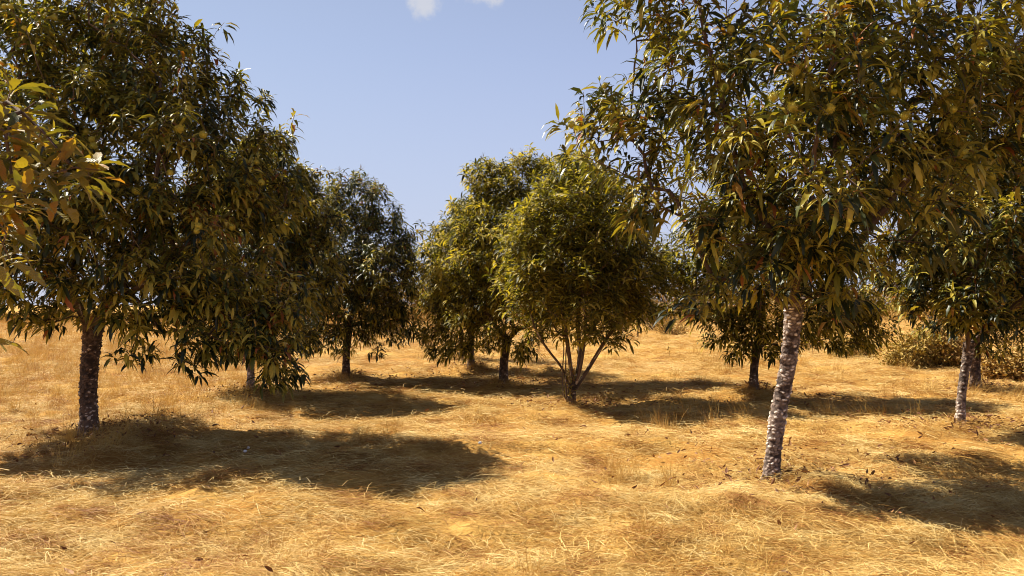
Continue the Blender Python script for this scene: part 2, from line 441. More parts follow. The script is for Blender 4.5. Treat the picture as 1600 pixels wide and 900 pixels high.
def build_straw():
    rings = [(3.2, 8, 190, .72), (8, 14, 110, .8), (14, 24, 45, 1.0), (24, 42, 12, 1.4), (42, 85, 2.5, 2.0)]
    X, Y, S = [], [], []
    for k, (a, b, d, s) in enumerate(rings):
        x, y, r = fan_points(a, b, d, .72, 20 + k)
        keep = RNG.random(len(x)) < np.clip(-.25 + 2.1 * vnoise(x * 1.7, y * 2.0, 8), .12, 1)
        X.append(x[keep]); Y.append(y[keep]); S.append(np.full(keep.sum(), s))
    x = np.concatenate(X); y = np.concatenate(Y); s = np.concatenate(S) * RNG.uniform(.7, 1.3, len(x))
    z = ground_z(x, y)
    rot = np.stack([RNG.normal(0, .08, len(x)), RNG.normal(0, .08, len(x)), flow(x, y) + RNG.normal(0, .45, len(x))], -1)
    src = [source(tuft_mesh('straw_tuft', 46, True, 100 + k), STRAW) for k in range(7)]
    scatter_object('mown_straw', src, np.stack([x, y, z], -1), rot, s, RNG.integers(0, 7, len(x)), STRAW, 'mown dry straw lying in swirls over the orchard floor')
    # standing tufts: clumps in the foreground, the uncut field at left, round the trunks
    X, Y, S = [], [], []
    for k, (a, b, d, s) in enumerate([(3.5, 9, 26, .8), (9, 18, 16, .95), (18, 35, 8, 1.2), (35, 90, 2.0, 1.9)]):
        x, y, r = fan_points(a, b, d, .72, 60 + k)
        uncut = np.clip((-x - .18 * y - 1.4) / 1.5, 0, 1) * np.clip((y - 9.5) / 2.5, 0, 1)
        clump = np.clip((vnoise(x * 1.1, y * 1.1, 12) - .66) * 6, 0, 1)
        keep = RNG.random(len(x)) < np.maximum(uncut, clump * .8)
        X.append(x[keep]); Y.append(y[keep]); S.append(np.full(keep.sum(), s))
    for key, b in PLAN.items():
        n = 60; a = RNG.uniform(0, 6.283, n); r = .10 + np.abs(RNG.normal(0, .28, n))
        X.append(b.x + r * np.cos(a)); Y.append(b.y + r * np.sin(a)); S.append(np.full(n, .5))
    x = np.concatenate(X); y = np.concatenate(Y); s = np.concatenate(S) * RNG.uniform(.6, 1.25, len(x))
    rot = np.stack([RNG.normal(0, .1, len(x)), RNG.normal(0, .1, len(x)), flow(x, y) + RNG.normal(0, .5, len(x))], -1)
    src = [source(tuft_mesh('grass_tuft', 40, False, 200 + k), TALLGRASS) for k in range(5)]
    scatter_object('standing_grass', src, np.stack([x, y, ground_z(x, y)], -1), rot, s, RNG.integers(0, 5, len(x)), TALLGRASS, 'tufts of dry standing grass in the field')
build_straw()

# ------------------------------------------------------------------ leaves
UP = np.array((0, 0, 1.0))
def leaf_arrays(base, d0, L, W, g, roll, fold=.28):
    """leaves as eight vertices each: midrib of four, two on either edge"""
    n = len(base)
    side = np.cross(d0, UP); bad = np.linalg.norm(side, axis=1) < .12
    side[bad] = np.stack([np.cos(roll[bad] * 9), np.sin(roll[bad] * 9), 0 * roll[bad]], -1)
    side = norm(side - d0 * np.sum(side * d0, 1, keepdims=True))
    nrm = np.cross(side, d0)
    side = norm(side * np.cos(roll)[:, None] + nrm * np.sin(roll)[:, None])
    ts = (.0, .34, .70, 1.0)
    P = [base]; D = [d0]
    for k in range(1, 4):
        d = norm(d0 - UP * (g * ts[k] ** 1.2)[:, None])
        P.append(P[-1] + (D[-1] + d) * .5 * (L * (ts[k] - ts[k - 1]))[:, None]); D.append(d)
    V = np.zeros((n, 8, 3))
    V[:, 0] = P[0]; V[:, 1] = P[1]; V[:, 2] = P[2]; V[:, 3] = P[3]
    for k, wf, i in ((1, .5, 4), (2, .38, 6)):
        nk = norm(np.cross(side, D[k]))
        V[:, i] = P[k] - side * (W * wf)[:, None] + nk * (W * wf * fold)[:, None]
        V[:, i + 1] = P[k] + side * (W * wf)[:, None] + nk * (W * wf * fold)[:, None]
    return V
LEAF_T = np.array([(0, 1, 4), (0, 5, 1), (1, 2, 6), (1, 6, 4), (1, 5, 7), (1, 7, 2), (2, 3, 6), (2, 7, 3)])

_leaf_cache = {}
def toothed_leaf(gk, wide):
    """one big leaf, midrib along +Y, toothed edges, drooping towards -Z; unit length"""
    key = (gk, wide)
    if key in _leaf_cache: return _leaf_cache[key]
    n = 8; V, T = [], []
    p = np.zeros(3); prev = np.array((0, 1.0, 0)); mids = []
    for k in range(n + 1):
        t = k / n
        d = norm(np.array((0, 1.0, -gk * t ** 1.2)))
        if k: p = p + (prev + d) * .5 / n
        prev = d; up = np.cross((1.0, 0, 0), d)
        w = wide * (math.sin(math.pi * min(1, t * .92 + .06)) ** .8) * (1.0 + (.13 if k % 2 else -.13)) if k < n else 0
        wave = .15 * math.sin(k * 2.1)
        V += [p, p + np.array((-w, 0, 0)) + up * w * (.28 + wave) - d * .015, p + np.array((w, 0, 0)) + up * w * (.28 - wave) - d * .015]
    for k in range(n):
        a = 3 * k; b = a + 3
        T += [(a, b, b + 1), (a, b + 1, a + 1), (a, a + 2, b + 2), (a, b + 2, b)]
    # stalk
    o = len(V); V += [(-.006, -.13, .01), (.006, -.13, .01), (0, 0.02, 0)]; T += [(o, o + 1, o + 2)]
    m = mesh_np('leaf', V, T, smooth=True)
    _leaf_cache[key] = m
    return m

def leaf_matrix(base, d0, L, roll):
    y = Vector(d0).normalized(); up = Vector((0, 0, 1)); x = y.cross(up)
    if x.length < .12: x = Vector((math.cos(roll * 9), math.sin(roll * 9), 0))
    x = (x - y * x.dot(y)).normalized(); z = x.cross(y)
    c, s = math.cos(roll), math.sin(roll)
    x2 = x * c + z * s; z2 = z * c - x * s
    return Matrix.Translation(Vector(base)) @ Matrix((x2, y, z2)).transposed().to_4x4() @ Matrix.Scale(L, 4)

def burr_mesh(seed):
    g = np.random.default_rng(seed); V, T = [], []
    n = 150
    k = np.arange(n) + .5; ph = np.arccos(1 - 2 * k / n); th = math.pi * (1 + 5 ** .5) * k
    D = np.stack([np.cos(th) * np.sin(ph), np.sin(th) * np.sin(ph), np.cos(ph) * .92], -1)
    nu, nv = 10, 7
    for i in range(nv + 1):
        for j in range(nu):
            a, b = math.pi * i / nv, 2 * math.pi * j / nu
            V.append((.68 * math.sin(a) * math.cos(b), .68 * math.sin(a) * math.sin(b), .63 * math.cos(a)))
    for i in range(nv):
        for j in range(nu):
            a = i * nu + j; b = i * nu + (j + 1) % nu; T += [(a, a + nu, b + nu), (a, b + nu, b)]
    for d in D:
        for q in range(2):
            e = norm(d + g.normal(0, .30, 3)); s = norm(np.cross(e, g.normal(0, 1, 3))) * .05
            o = len(V); V += [d * .62 - s, d * .62 + s, d * .62 + e * g.uniform(.32, .46)]; T.append((o, o + 1, o + 2))
    m = mesh_np('burr', V, T); m.materials.append(BURR)
    return m
BURRS = [burr_mesh(k) for k in range(3)]

# ------------------------------------------------------------------ wood
def tube(V, T, A, pts, rad, sides, plate=.3):
    pts = np.asarray(pts, float); n = len(pts); rad = np.asarray(rad, float)
    tan = norm(np.gradient(pts, axis=0)) if n > 1 else np.array([[0, 0, 1.0]])
    ref = np.array((1.0, .13, .07)) if abs(tan[:, 0]).max() < .92 else np.array((.1, 1.0, .1))
    u = norm(np.cross(tan, ref)); v = np.cross(tan, u)
    a = np.arange(sides) * 2 * math.pi / sides
    ring = pts[:, None] + rad[:, None, None] * (u[:, None] * np.cos(a)[None, :, None] + v[:, None] * np.sin(a)[None, :, None])
    o = sum(len(x) for x in V)
    V.append(ring.reshape(-1, 3)); A.append(np.clip(plate + .18 * RNG.standard_normal(n * sides), 0, 1))
    i = np.arange(n - 1)[:, None] * sides; j = np.arange(sides)[None, :]; j2 = (j + 1) % sides
    p, q, r, s = i + j, i + j2, i + sides + j2, i + sides + j
    T.append(np.concatenate([np.stack([p, q, r], -1).reshape(-1, 3), np.stack([p, r, s], -1).reshape(-1, 3)]) + o)

def spline(pts, step):
    """smooth curve through pts, a point about every step metres"""
    pts = [np.array(p, float) for p in pts]; out = []
    P = [2 * pts[0] - pts[1]] + pts + [2 * pts[-1] - pts[-2]]
    for k in range(1, len(P) - 2):
        p0, p1, p2, p3 = P[k - 1:k + 3]
        n = max(1, int(np.linalg.norm(p2 - p1) / step))
        for i in range(n):
            t = i / n
            out.append(.5 * ((2 * p1) + (p2 - p0) * t + (2 * p0 - 5 * p1 + 4 * p2 - p3) * t * t + (3 * p1 - p0 - 3 * p2 + p3) * t ** 3))
    out.append(pts[-1])
    return np.array(out)

def trunk_mesh(path, r0, r1, detail, plate_h, flare=.75, top_flare=.3):
    """bark-plated trunk; detail = metres between vertices; path is relative to the tree's foot"""
    c = spline(path, detail); n = len(c)
    s = np.concatenate([[0], np.cumsum(np.linalg.norm(np.diff(c, axis=0), axis=1))]); H = s[-1]
    t = s / H
    rad = r0 + (r1 - r0) * t + r0 * flare * np.exp(-s / .14) + r1 * top_flare * np.exp(-(H - s) / .16)
    sides = int(max(12, 2 * math.pi * r0 / detail))
    tan = norm(np.gradient(c, axis=0)); u = norm(np.cross(tan, (0, 1.0, 0))); v = np.cross(tan, u)
    a = np.arange(sides) * 2 * math.pi / sides
    dirs = u[:, None] * np.cos(a)[None, :, None] + v[:, None] * np.sin(a)[None, :, None]
    base = c[:, None] + dirs * rad[:, None, None]
    V = np.zeros_like(base); A = np.zeros((n, sides))
    seed = random.uniform(0, 50)
    for i in range(n):
        for j in range(sides):
            b = base[i, j]
            wv = noise.noise(Vector(b) * 9) * .35
            q = Vector((b[0] * 24 + seed, b[1] * 24 + wv, b[2] * 36 + wv * 2))
            d, pts = noise.voronoi(q)
            crack = min(1.0, (d[1] - d[0]) * 2.6)
            cell = noise.cell(pts[0] * 3.7)
            lump = noise.noise(Vector((b[0] * 3 + seed, b[1] * 3, b[2] * 2.2)))
            root = math.exp(-s[i] / .10) * .38 * r0 * math.sin(a[j] * 4 + seed)
            V[i, j] = b + dirs[i, j] * (plate_h * (crack * (.45 + .75 * cell) - .5) + r0 * .10 * lump + root)
            A[i, j] = min(1, max(0, crack * (.26 + .42 * cell) + .20 * lump + .16 * (1 - t[i]) ** 1.5))
    idx = np.arange(n * sides).reshape(n, sides); nx = np.roll(idx, -1, 1)
    T = np.concatenate([np.stack([idx[:-1], nx[:-1], nx[1:]], -1).reshape(-1, 3), np.stack([idx[:-1], nx[1:], idx[1:]], -1).reshape(-1, 3)])
    return mesh_np('trunk', V.reshape(-1, 3), T, {'plate': A.ravel()}, smooth=True)

# ------------------------------------------------------------------ a tree
def build_tree(key, name, label, cat, group, path, r0, r1, lobes, tips_n, limbs=None, leaf_L=(.13, .21), per=13, mat=CHESTNUT,
               bark=BARK_DARK, detail=.012, plate_h=.016, singles=0, burrs=0, limb_r=.45, droop=1.0, shoots=None, catkins=0, min_sep=.12,
               stem_name='limb', trunk=True, upright=.75, leaf_w=.215):
    """path, lobes, limbs: points in the place. A lobe is (centre, radius). shoots are extra leafy tips"""
    g = np.random.default_rng(abs(hash(key)) % 1 + sum(ord(ch) * (i + 3) for i, ch in enumerate(key)))
    b = PLAN[key]; bz = float(ground_z(b.x, b.y)); foot_v = Vector((b.x, b.y, bz)); B = np.array(foot_v)
    root = empty(name, foot_v, label, cat, group)
    path = [np.array(p) for p in path]
    if trunk:
        rel = [p - B for p in path]; rel[0] = np.array((0, 0, -.12)); rel[0][:2] += (path[0] - B)[:2] * 0
        link('trunk', trunk_mesh(rel, r0, r1, detail, plate_h), bark, root)
    fork = path[-1]
    # --- skeleton
    M = 40000
    pos = np.zeros((M, 3)); par = np.full(M, -1); plen = np.zeros(M); lim = np.zeros(M, int); cnt = 0
    nl = 0
    def add(p, parent, li):
        nonlocal cnt
        pos[cnt] = p; par[cnt] = parent; lim[cnt] = li
        plen[cnt] = 0 if parent < 0 else plen[parent] + np.linalg.norm(p - pos[parent])
        cnt += 1; return cnt - 1
    def grow(a, ctrl, tip, parent, li, step):
        L = np.linalg.norm(tip - a); n = max(1, int(L / step)); q = parent
        for k in range(1, n + 1):
            t = k / n
            p = (1 - t) ** 2 * a + 2 * t * (1 - t) * ctrl + t * t * tip
            if 0 < k < n: p = p + g.normal(0, .012, 3)
            q = add(p, q, li)
        return q
    down = norm(path[-2] - path[-1])
    for poly in (limbs or []):
        pts = spline([np.array(p) for p in poly], .12); q = -1
        for p in pts: q = add(p, q, nl)
        nl += 1
    cs = [(np.array(c), r) for c, r in lobes]
    for c, r in sorted(cs, key=lambda e: np.linalg.norm(e[0] - fork)):
        c = c + g.normal(0, r * .2, 3)
        best = None
        if cnt:
            dd = np.linalg.norm(pos[:cnt] - c, axis=1) + .45 * plen[:cnt]; k = int(dd.argmin()); best = dd[k]
        dr = np.linalg.norm(fork - c) * 1.0
        if best is None or (dr < best and not limbs):
            st = fork + down * g.uniform(.05, .2)
            q = add(st, -1, nl)
            ctrl = st + (c - st) * .45 + np.array((0, 0, .14)) * np.linalg.norm(c - st)
            grow(st, ctrl, c, q, nl, .14); nl += 1
        else:
            a = pos[k]; ctrl = (a + c) / 2 + np.array((0, 0, .10)) * np.linalg.norm(c - a)
            grow(a, ctrl, c, k, lim[k], .14)
    # --- leafy tips spread through the crown
    w = np.array([r ** 1.75 for c, r in cs]); w = w / w.sum()
    tips = []; grid = {}
    tries = 0
    while len(tips) < tips_n and tries < tips_n * 40:
        tries += 1
        i = g.choice(len(cs), p=w); c, r = cs[i]
        d = norm(g.normal(0, 1, 3)); p = c + d * r * (g.random() ** .32) * np.array((1, 1, .95))
        if p[2] < B[2] + .5: continue
        kx = tuple((p / (min_sep * 1.75)).astype(int))
        if kx in grid: continue
        grid[kx] = 1
        for q in range(int(g.integers(3, 7))):            # a spray of a few shoots
            tips.append(p + g.normal(0, 1, 3) * np.array((1, 1, .7)) * min_sep * .75)
    tips.sort(key=lambda p: np.linalg.norm(p - fork))
    tipn = []
    for p in tips + [np.array(s) for s in (shoots or [])]:
        dd = np.linalg.norm(pos[:cnt] - p, axis=1) + .22 * plen[:cnt]
        k = int(dd.argmin()); a = pos[k]
        dp = norm(a - pos[par[k]]) if par[k] >= 0 else norm(p - a)
        L = np.linalg.norm(p - a)
        if L < .03: continue
        ctrl = a + (norm(dp * .7 + norm(p - a)) * .5 + np.array((0, 0, .10))) * L
        tipn.append(grow(a, ctrl, p, k, lim[k], .15))
    # --- girth by the pipe rule
    acc = np.zeros(cnt); acc[tipn] += 1
    e = 2.3; kids = [[] for _ in range(cnt)]
    for k in range(cnt - 1, -1, -1):
        if acc[k] == 0: acc[k] = .6
        if par[k] >= 0: acc[par[k]] += acc[k]; kids[par[k]].append(k)
    tw = .0032
    gir = tw * acc ** (1 / e)
    top = gir.max(); k_ = limb_r * r1 / top
    gir = np.maximum(tw, gir * np.clip(k_, .6, 2.2))
    # --- limbs as tubes
    for li in range(nl):
        ids = np.where(lim[:cnt] == li)[0]
        if not len(ids): continue
        V, T, A = [], [], []
        stack = [(ids[0], -1)]
        while stack:
            k, frm = stack.pop()
            chain = ([frm] if frm >= 0 else []) + [k]
            while kids[chain[-1]]:
                ks = sorted(kids[chain[-1]], key=lambda q: -acc[q])
                for q in ks[1:]: stack.append((q, chain[-1]))
                chain.append(ks[0])
            if len(chain) < 2: continue
            rr = gir[chain].copy()
            if frm >= 0: rr[0] = min(rr[0], rr[1] * 1.25)
            m = rr.max(); tube(V, T, A, pos[chain] - B, rr, 9 if m > .02 else (5 if m > .008 else 3))
        link(stem_name, mesh_np(stem_name, np.concatenate(V), np.concatenate(T), {'plate': np.concatenate(A)}, smooth=True), BARK_TWIG if bark is BARK_PALE else bark, root)
    # --- rosettes of leaves
    tp = np.array([pos[k] for k in tipn]); td = norm(np.array([pos[k] - pos[par[k]] for k in tipn]) + np.array((0, 0, .08)))
    n = len(tp)
    cen = np.mean([c for c, r in cs], axis=0)
    outw = norm(tp - cen)
    td = norm(td + outw * .35 + np.array((0, 0, upright)))
    q = np.repeat(np.arange(n), per); j = np.tile(np.arange(per), n); N = len(q)
    keep = g.random(N) < .93; q = q[keep]; j = j[keep]; N = len(q)
    D = td[q]; ref = norm(np.cross(D, norm(g.normal(0, 1, (n, 3)))[q])); ref2 = np.cross(D, ref)
    az = j * 2.39996 + g.normal(0, .25, N)
    radial = ref * np.cos(az)[:, None] + ref2 * np.sin(az)[:, None]
    fr = j / per
    base = tp[q] - D * (.13 * (1 - fr) * g.uniform(.6, 1.4, N))[:, None]
    d0 = norm(radial * (.95 - .35 * fr)[:, None] + D * (.25 + .55 * fr)[:, None] + g.normal(0, .16, (N, 3)) - UP * .10 * droop)
    base = base + d0 * .015
    L = g.uniform(leaf_L[0] * .75, leaf_L[1] * 1.06, N) * (1.08 - .25 * fr); W = L * g.uniform(leaf_w * .82, leaf_w * 1.15, N)
    gg = g.uniform(.7, 2.9, N) * droop * (1.15 - .5 * fr); roll = g.normal(0, .38, N)
    tint = np.clip(g.random(n)[q] * .85 + .05 + g.normal(0, .11, N), 0, .999)
    # those that show largest are objects of their own
    solo = np.zeros(N, bool)
    if singles:
        Rt = np.array(ROT); rel = (base + d0 * .08 - np.array((0, 0, CAM_H))) @ Rt
        sx = 800 + F * rel[:, 0] / -rel[:, 2]; sy = 450 - F * rel[:, 1] / -rel[:, 2]
        ok = (rel[:, 2] < -.5) & (sx > -10) & (sx < 1610) & (sy > -10) & (sy < 910)
        score = np.where(ok, L / np.maximum(.3, -rel[:, 2]) * (1 + .25 * g.random(N)), -1)
        o = np.argsort(-score)[:singles]; solo[o[score[o] > 0]] = True
        for k in np.where(solo)[0]:
            gk = (.5, .9, 1.4, 1.9)[int(np.argmin(np.abs(np.array((.5, .9, 1.4, 1.9)) - gg[k])))]
            me = toothed_leaf((gk), round(leaf_w * .47, 3))
            mk = (me.name, mat.name)
            if mk not in _leaf_cache:
                mm = me.copy(); mm.name = 'leaf'; mm.materials.append(mat); _leaf_cache[mk] = mm
            ob = bpy.data.objects.new('leaf', _leaf_cache[mk]); COL.objects.link(ob); ob.parent = root
            ob.matrix_local = Matrix.Translation(-foot_v) @ leaf_matrix(base[k] + d0[k] * L[k] * .12, d0[k], L[k], roll[k])
    s = ~solo
    V = leaf_arrays(base[s] - B, d0[s], L[s], W[s], gg[s], roll[s]); ns = len(V)
    T = (LEAF_T[None] + (np.arange(ns) * 8)[:, None, None]).reshape(-1, 3)
    fo = link('foliage', mesh_np('foliage', V, T, {'tint': np.repeat(tint[s], 8)}), mat, root); fo['kind'] = 'stuff'
    # --- burrs and dried catkins at the shoot tips
    if burrs:
        Rt = np.array(ROT); rel = (tp - np.array((0, 0, CAM_H))) @ Rt
        front = np.argsort(rel[:, 2] * -1 + (outw[:, 2] < -.35) * 2 + g.random(n) * 2.6)[:burrs * 2]
        for k in g.choice(front, min(burrs, len(front)), replace=False):
            for c in range(1 if g.random() < .6 else 2):
                ob = bpy.data.objects.new('burr', BURRS[int(g.integers(3))]); COL.objects.link(ob); ob.parent = root
                off = norm(td[k] + g.normal(0, .5, 3)) * .045
                ob.location = Vector(tp[k] + off - B); ob.rotation_euler = g.uniform(0, 6, 3)
                ob.scale = [g.uniform(.034, .048)] * 3
    if catkins:
        V, T, A = [], [], []
        hi = np.argsort(-(tp[:, 2] + g.random(n) * .8))[:catkins]
        for k in hi:
            for c in range(int(g.integers(5, 9))):
                d = norm(td[k] * .9 + UP * .5 + g.normal(0, .55, 3)); l_ = g.uniform(.07, .14)
                tube(V, T, A, np.array([tp[k], tp[k] + d * l_ * .5, tp[k] + d * l_ + g.normal(0, .012, 3)]) - B, [.0024, .003, .0012], 3)
        ck = link('catkins', mesh_np('catkins', np.concatenate(V), np.concatenate(T)), CATKIN, root); ck['kind'] = 'stuff'
    return root

def lobe_list(depth, spec):
    """(px, py, radius in photo pixels, metres nearer or farther) -> (centre, radius in metres)"""
    return [(at(px, py, depth + dy), 1.1 * r * (depth + dy) / F) for px, py, r, dy in spec]
def P(px, py, depth): return np.array(at(px, py, depth))
ROWS = 'chestnut trees of the orchard'

# left foreground tree
y = PLAN['left'].y; b = np.array(PLAN['left'])
build_tree('left', 'chestnut_tree', 'tall dark chestnut tree at left with thick rough trunk and low drooping branch', 'tree', ROWS,
    [b, P(138, 600, y), P(143, 540, y), P(146, 500, y)], .096, .102,
    lobe_list(y, [(150, 40, 130, 0), (10, 90, 120, .3), (270, 125, 100, -.2), (80, 240, 140, -.8), (250, 270, 130, -.6), (385, 215, 72, .1),
                  (150, 390, 105, -.9), (320, 380, 105, -.5), (10, 370, 110, -.2), (425, 320, 60, 0), (170, 150, 140, .9), (260, 330, 120, .9),
                  (40, 300, 130, .9), (-95, 220, 85, 0), (160, 430, 80, .4), (150, -60, 100, .1), (340, 160, 50, .2),
                  (60, 440, 60, -.5), (250, 455, 70, -.6), (355, 470, 70, -.6), (240, 525, 34, -.7), (320, 535, 48, -.6), (425, 555, 42, -.6), (380, 510, 55, -.6), (450, 470, 45, -.4)]),
    3500, bark=BARK_DARK, detail=.010, plate_h=.020, singles=300, burrs=70, catkins=40, droop=1.1, leaf_L=(.14, .22), min_sep=.125)

# foreground tree at right
y = PLAN['right'].y; b = np.array(PLAN['right'])
build_tree('right', 'chestnut_tree', 'large leaning chestnut tree in the right foreground with pale lichened trunk and yellow green burrs', 'tree', ROWS,
    [b, P(1214, 660, y), P(1231, 570, y), P(1238, 510, y), P(1241, 468, y)], .074, .078,
    lobe_list(y, [(1010, 40, 75, .1), (975, 185, 75, 0), (1110, 20, 100, -.5), (1125, 165, 110, -.7), (1045, 270, 85, -.2), (985, 290, 50, .1),
                  (1250, 70, 130, -.9), (1265, 240, 130, -1.0), (1150, 330, 95, -.5), (1400, 50, 130, -.7), (1450, 190, 120, -.4), (1390, 310, 105, -.6),
                  (1255, 370, 75, -.6), (1115, 430, 50, -.3), (1088, 495, 30, -.3), (1545, 60, 110, -.2), (1340, 425, 60, -.3), (1250, -110, 140, 0),
                  (1100, -90, 95, .2), (1410, -90, 130, .2), (1270, 120, 140, .9), (1150, 230, 110, .9), (1400, 200, 120, .9), (1300, 330, 90, .7),
                  (1580, 190, 80, .2), (930, 225, 28, .1), (1345, 505, 24, -.4), (1190, 410, 50, -.6)]),
    1450, bark=BARK_PALE, detail=.0068, plate_h=.013, singles=300, burrs=85, catkins=8, leaf_w=.19, leaf_L=(.165, .25), min_sep=.17, per=15, limb_r=.5)

# tree at the right edge
y = PLAN['edge'].y; b = np.array(PLAN['edge'])
build_tree('edge', 'chestnut_tree', 'chestnut tree at the right edge with a slim pale mottled trunk leaning to the right', 'tree', ROWS,
    [b, P(1503, 610, y), P(1511, 560, y), P(1514, 535, y)], .054, .056,
    lobe_list(y, [(1500, 250, 95, 0), (1580, 170, 95, .2), (1430, 340, 75, -.2), (1520, 390, 95, -.6), (1600, 340, 100, -.3), (1470, 455, 60, -.4),
                  (1575, 470, 65, -.4), (1670, 300, 120, 0), (1650, 150, 100, 0), (1415, 420, 50, -.2), (1520, 330, 100, .8), (1620, 430, 80, .6), (1700, 430, 80, 0), (1600, 70, 70, .2), (1520, 470, 50, -.6)]),
    2000, bark=BARK_PALE, detail=.010, plate_h=.010, singles=300, burrs=26)

# multi-stemmed bushy chestnut in the centre
y = PLAN['bush'].y; b = np.array(PLAN['bush'])
bb = b + np.array((0, 0, .02))
build_tree('bush', 'chestnut_bush', 'bright green multi stemmed young chestnut spreading from one stump near the centre', 'bush', None,
    [b, P(893, 618, y), P(896, 600, y)], .055, .06,
    lobe_list(y, [(900, 318, 66, -.1), (845, 352, 54, -.2), (965, 358, 58, -.1), (850, 410, 66, -.4), (950, 405, 70, -.3), (900, 460, 72, -.5), (985, 448, 46, 0), (832, 468, 40, 0),
                  (1008, 405, 42, .1), (938, 296, 36, 0), (872, 284, 36, .1), (955, 508, 30, -.2), (900, 400, 80, .6), (960, 440, 60, .6), (840, 520, 20, 0), (1012, 470, 30, 0),
                  (812, 410, 34, .1), (1034, 440, 24, .1), (825, 365, 32, .2), (900, 258, 20, .1)]),
    2600, limbs=[[P(893, 612, y), P(878, 575, y), P(855, 545, y - .1), P(835, 510, y - .2), P(825, 460, y)],
                [P(896, 606, y), P(890, 560, y - .05), P(882, 500, y - .1), P(880, 440, y - .1), P(872, 350, y)],
                [P(899, 606, y), P(906, 555, y + .1), P(903, 500, y + .2), P(910, 420, y + .3), P(920, 330, y + .1)],
                [P(899, 608, y), P(920, 575, y), P(938, 545, y - .05), P(960, 510, y - .1), P(990, 470, y)],
                [P(898, 606, y), P(908, 570, y - .2), P(915, 500, y - .4), P(905, 430, y - .5)]],
    mat=GREENER, bark=BARK_DARK, detail=.02, plate_h=.012, singles=300, leaf_L=(.12, .18), per=11, stem_name='stem', limb_r=.5, droop=.6, upright=.7, leaf_w=.22)

# middle distance
def tree_at(key, label, trunk_px, r0, r1, spec, tips, **kw):
    y = PLAN[key].y; b = np.array(PLAN[key])
    return build_tree(key, 'chestnut_tree', label, 'tree', ROWS, [b] + [P(px, py, y) for px, py in trunk_px], r0, r1, lobe_list(y, spec), tips,
                      detail=kw.pop('detail', .018), plate_h=kw.pop('plate_h', .009), min_sep=kw.pop('min_sep', .12), **kw)
tree_at('left_back', 'chestnut tree with a thin pale trunk half hidden behind the big left tree', [(392, 560), (393, 520), (396, 490)], .06, .06,
    [(400, 300, 80, 0), (330, 370, 78, .2), (455, 330, 62, 0), (400, 430, 88, -.5), (320, 455, 62, 0), (470, 430, 62, 0), (415, 250, 50, 0), (450, 505, 42, -.3),
     (370, 510, 42, -.3), (400, 370, 90, .7), (488, 285, 30, 0), (485, 360, 44, 0), (350, 300, 60, .3)], 2400, bark=BARK_PALE, burrs=14)
tree_at('mid_left', 'rounded chestnut tree with a short dark trunk just left of the sky gap', [(541, 555), (543, 530), (546, 505)], .078, .08,
    [(560, 300, 42, 0), (522, 365, 62, 0), (600, 385, 52, 0), (570, 440, 75, -.5), (500, 440, 60, 0), (640, 372, 20, 0), (620, 440, 45, 0), (540, 500, 52, -.4),
     (590, 510, 40, -.2), (485, 520, 38, 0), (630, 500, 26, 0), (560, 400, 80, .8), (655, 520, 12, 0), (520, 310, 26, 0), (590, 335, 30, 0)], 1900, catkins=24)
tree_at('middle', 'large round chestnut tree left of the green bush with a dark forked trunk', [(787, 570), (790, 545), (792, 525)], .082, .085,
    [(822, 280, 46, 0), (760, 295, 46, 0), (790, 268, 30, .1), (860, 270, 36, .2), (700, 395, 50, 0), (780, 390, 78, -.6), (868, 320, 66, .2), (700, 470, 48, -.1), (760, 480, 60, -.5), (830, 480, 55, -.3),
     (678, 525, 28, 0), (880, 420, 75, .2), (810, 540, 30, -.3), (740, 350, 50, 0), (790, 380, 80, .8), (930, 330, 45, .3), (720, 525, 36, -.2), (900, 270, 30, .3), (925, 300, 48, .5), (950, 380, 60, .6)], 3200, catkins=14, mat=GREENER)
tree_at('thin', 'chestnut tree with a slim straight dark trunk behind the large round one', [(736, 545), (736, 520), (737, 490)], .073, .07,
    [(740, 420, 62, 0), (740, 355, 45, 0), (690, 440, 46, 0), (740, 465, 42, -.3), (790, 430, 50, 0), (700, 475, 28, 0), (690, 380, 30, 0)], 1400, per=10, mat=GREENER)
tree_at('far_red', 'small far chestnut tree with a reddish trunk seen through the branches', [(721, 535), (721, 515), (722, 495)], .055, .055,
    [(720, 420, 50, 0), (700, 445, 40, 0), (760, 445, 40, 0), (725, 380, 36, 0), (670, 450, 28, 0)], 700, per=9, mat=SUNLIT)
tree_at('behind_right', 'chestnut tree on a small grassy mound behind the leaning right tree', [(1178, 580), (1180, 560), (1183, 535)], .068, .068,
    [(1180, 320, 75, 0), (1110, 390, 68, 0), (1250, 385, 75, 0), (1180, 430, 88, -.5), (1085, 460, 50, 0), (1280, 475, 52, 0), (1185, 510, 45, -.3), (1125, 505, 38, 0),
     (1300, 520, 28, 0), (1340, 440, 60, .3), (1190, 380, 90, .7), (1240, 510, 42, -.2), (1060, 400, 40, .2), (1150, 540, 18, -.2), (1360, 500, 36, .2)], 1800, mat=SUNLIT)
tree_at('edge_back', 'chestnut tree just behind the right edge tree with a dark upright trunk', [(1524, 575), (1524, 555), (1522, 530)], .085, .085,
    [(1530, 290, 75, 0), (1480, 370, 70, 0), (1590, 390, 80, 0), (1530, 440, 80, -.4), (1590, 490, 50, -.2), (1460, 470, 50, 0), (1640, 450, 70, 0), (1550, 510, 36, -.2), (1620, 520, 30, -.2)], 1100)
tree_at('far_right', 'small distant chestnut tree on the pale stubble beyond the scrub at right', [(1453, 515), (1453, 505), (1454, 495)], .06, .06,
    [(1450, 440, 40, 0), (1420, 455, 30, 0), (1485, 450, 32, 0), (1450, 405, 30, 0), (1405, 470, 18, 0)], 420, per=8, mat=SUNLIT)

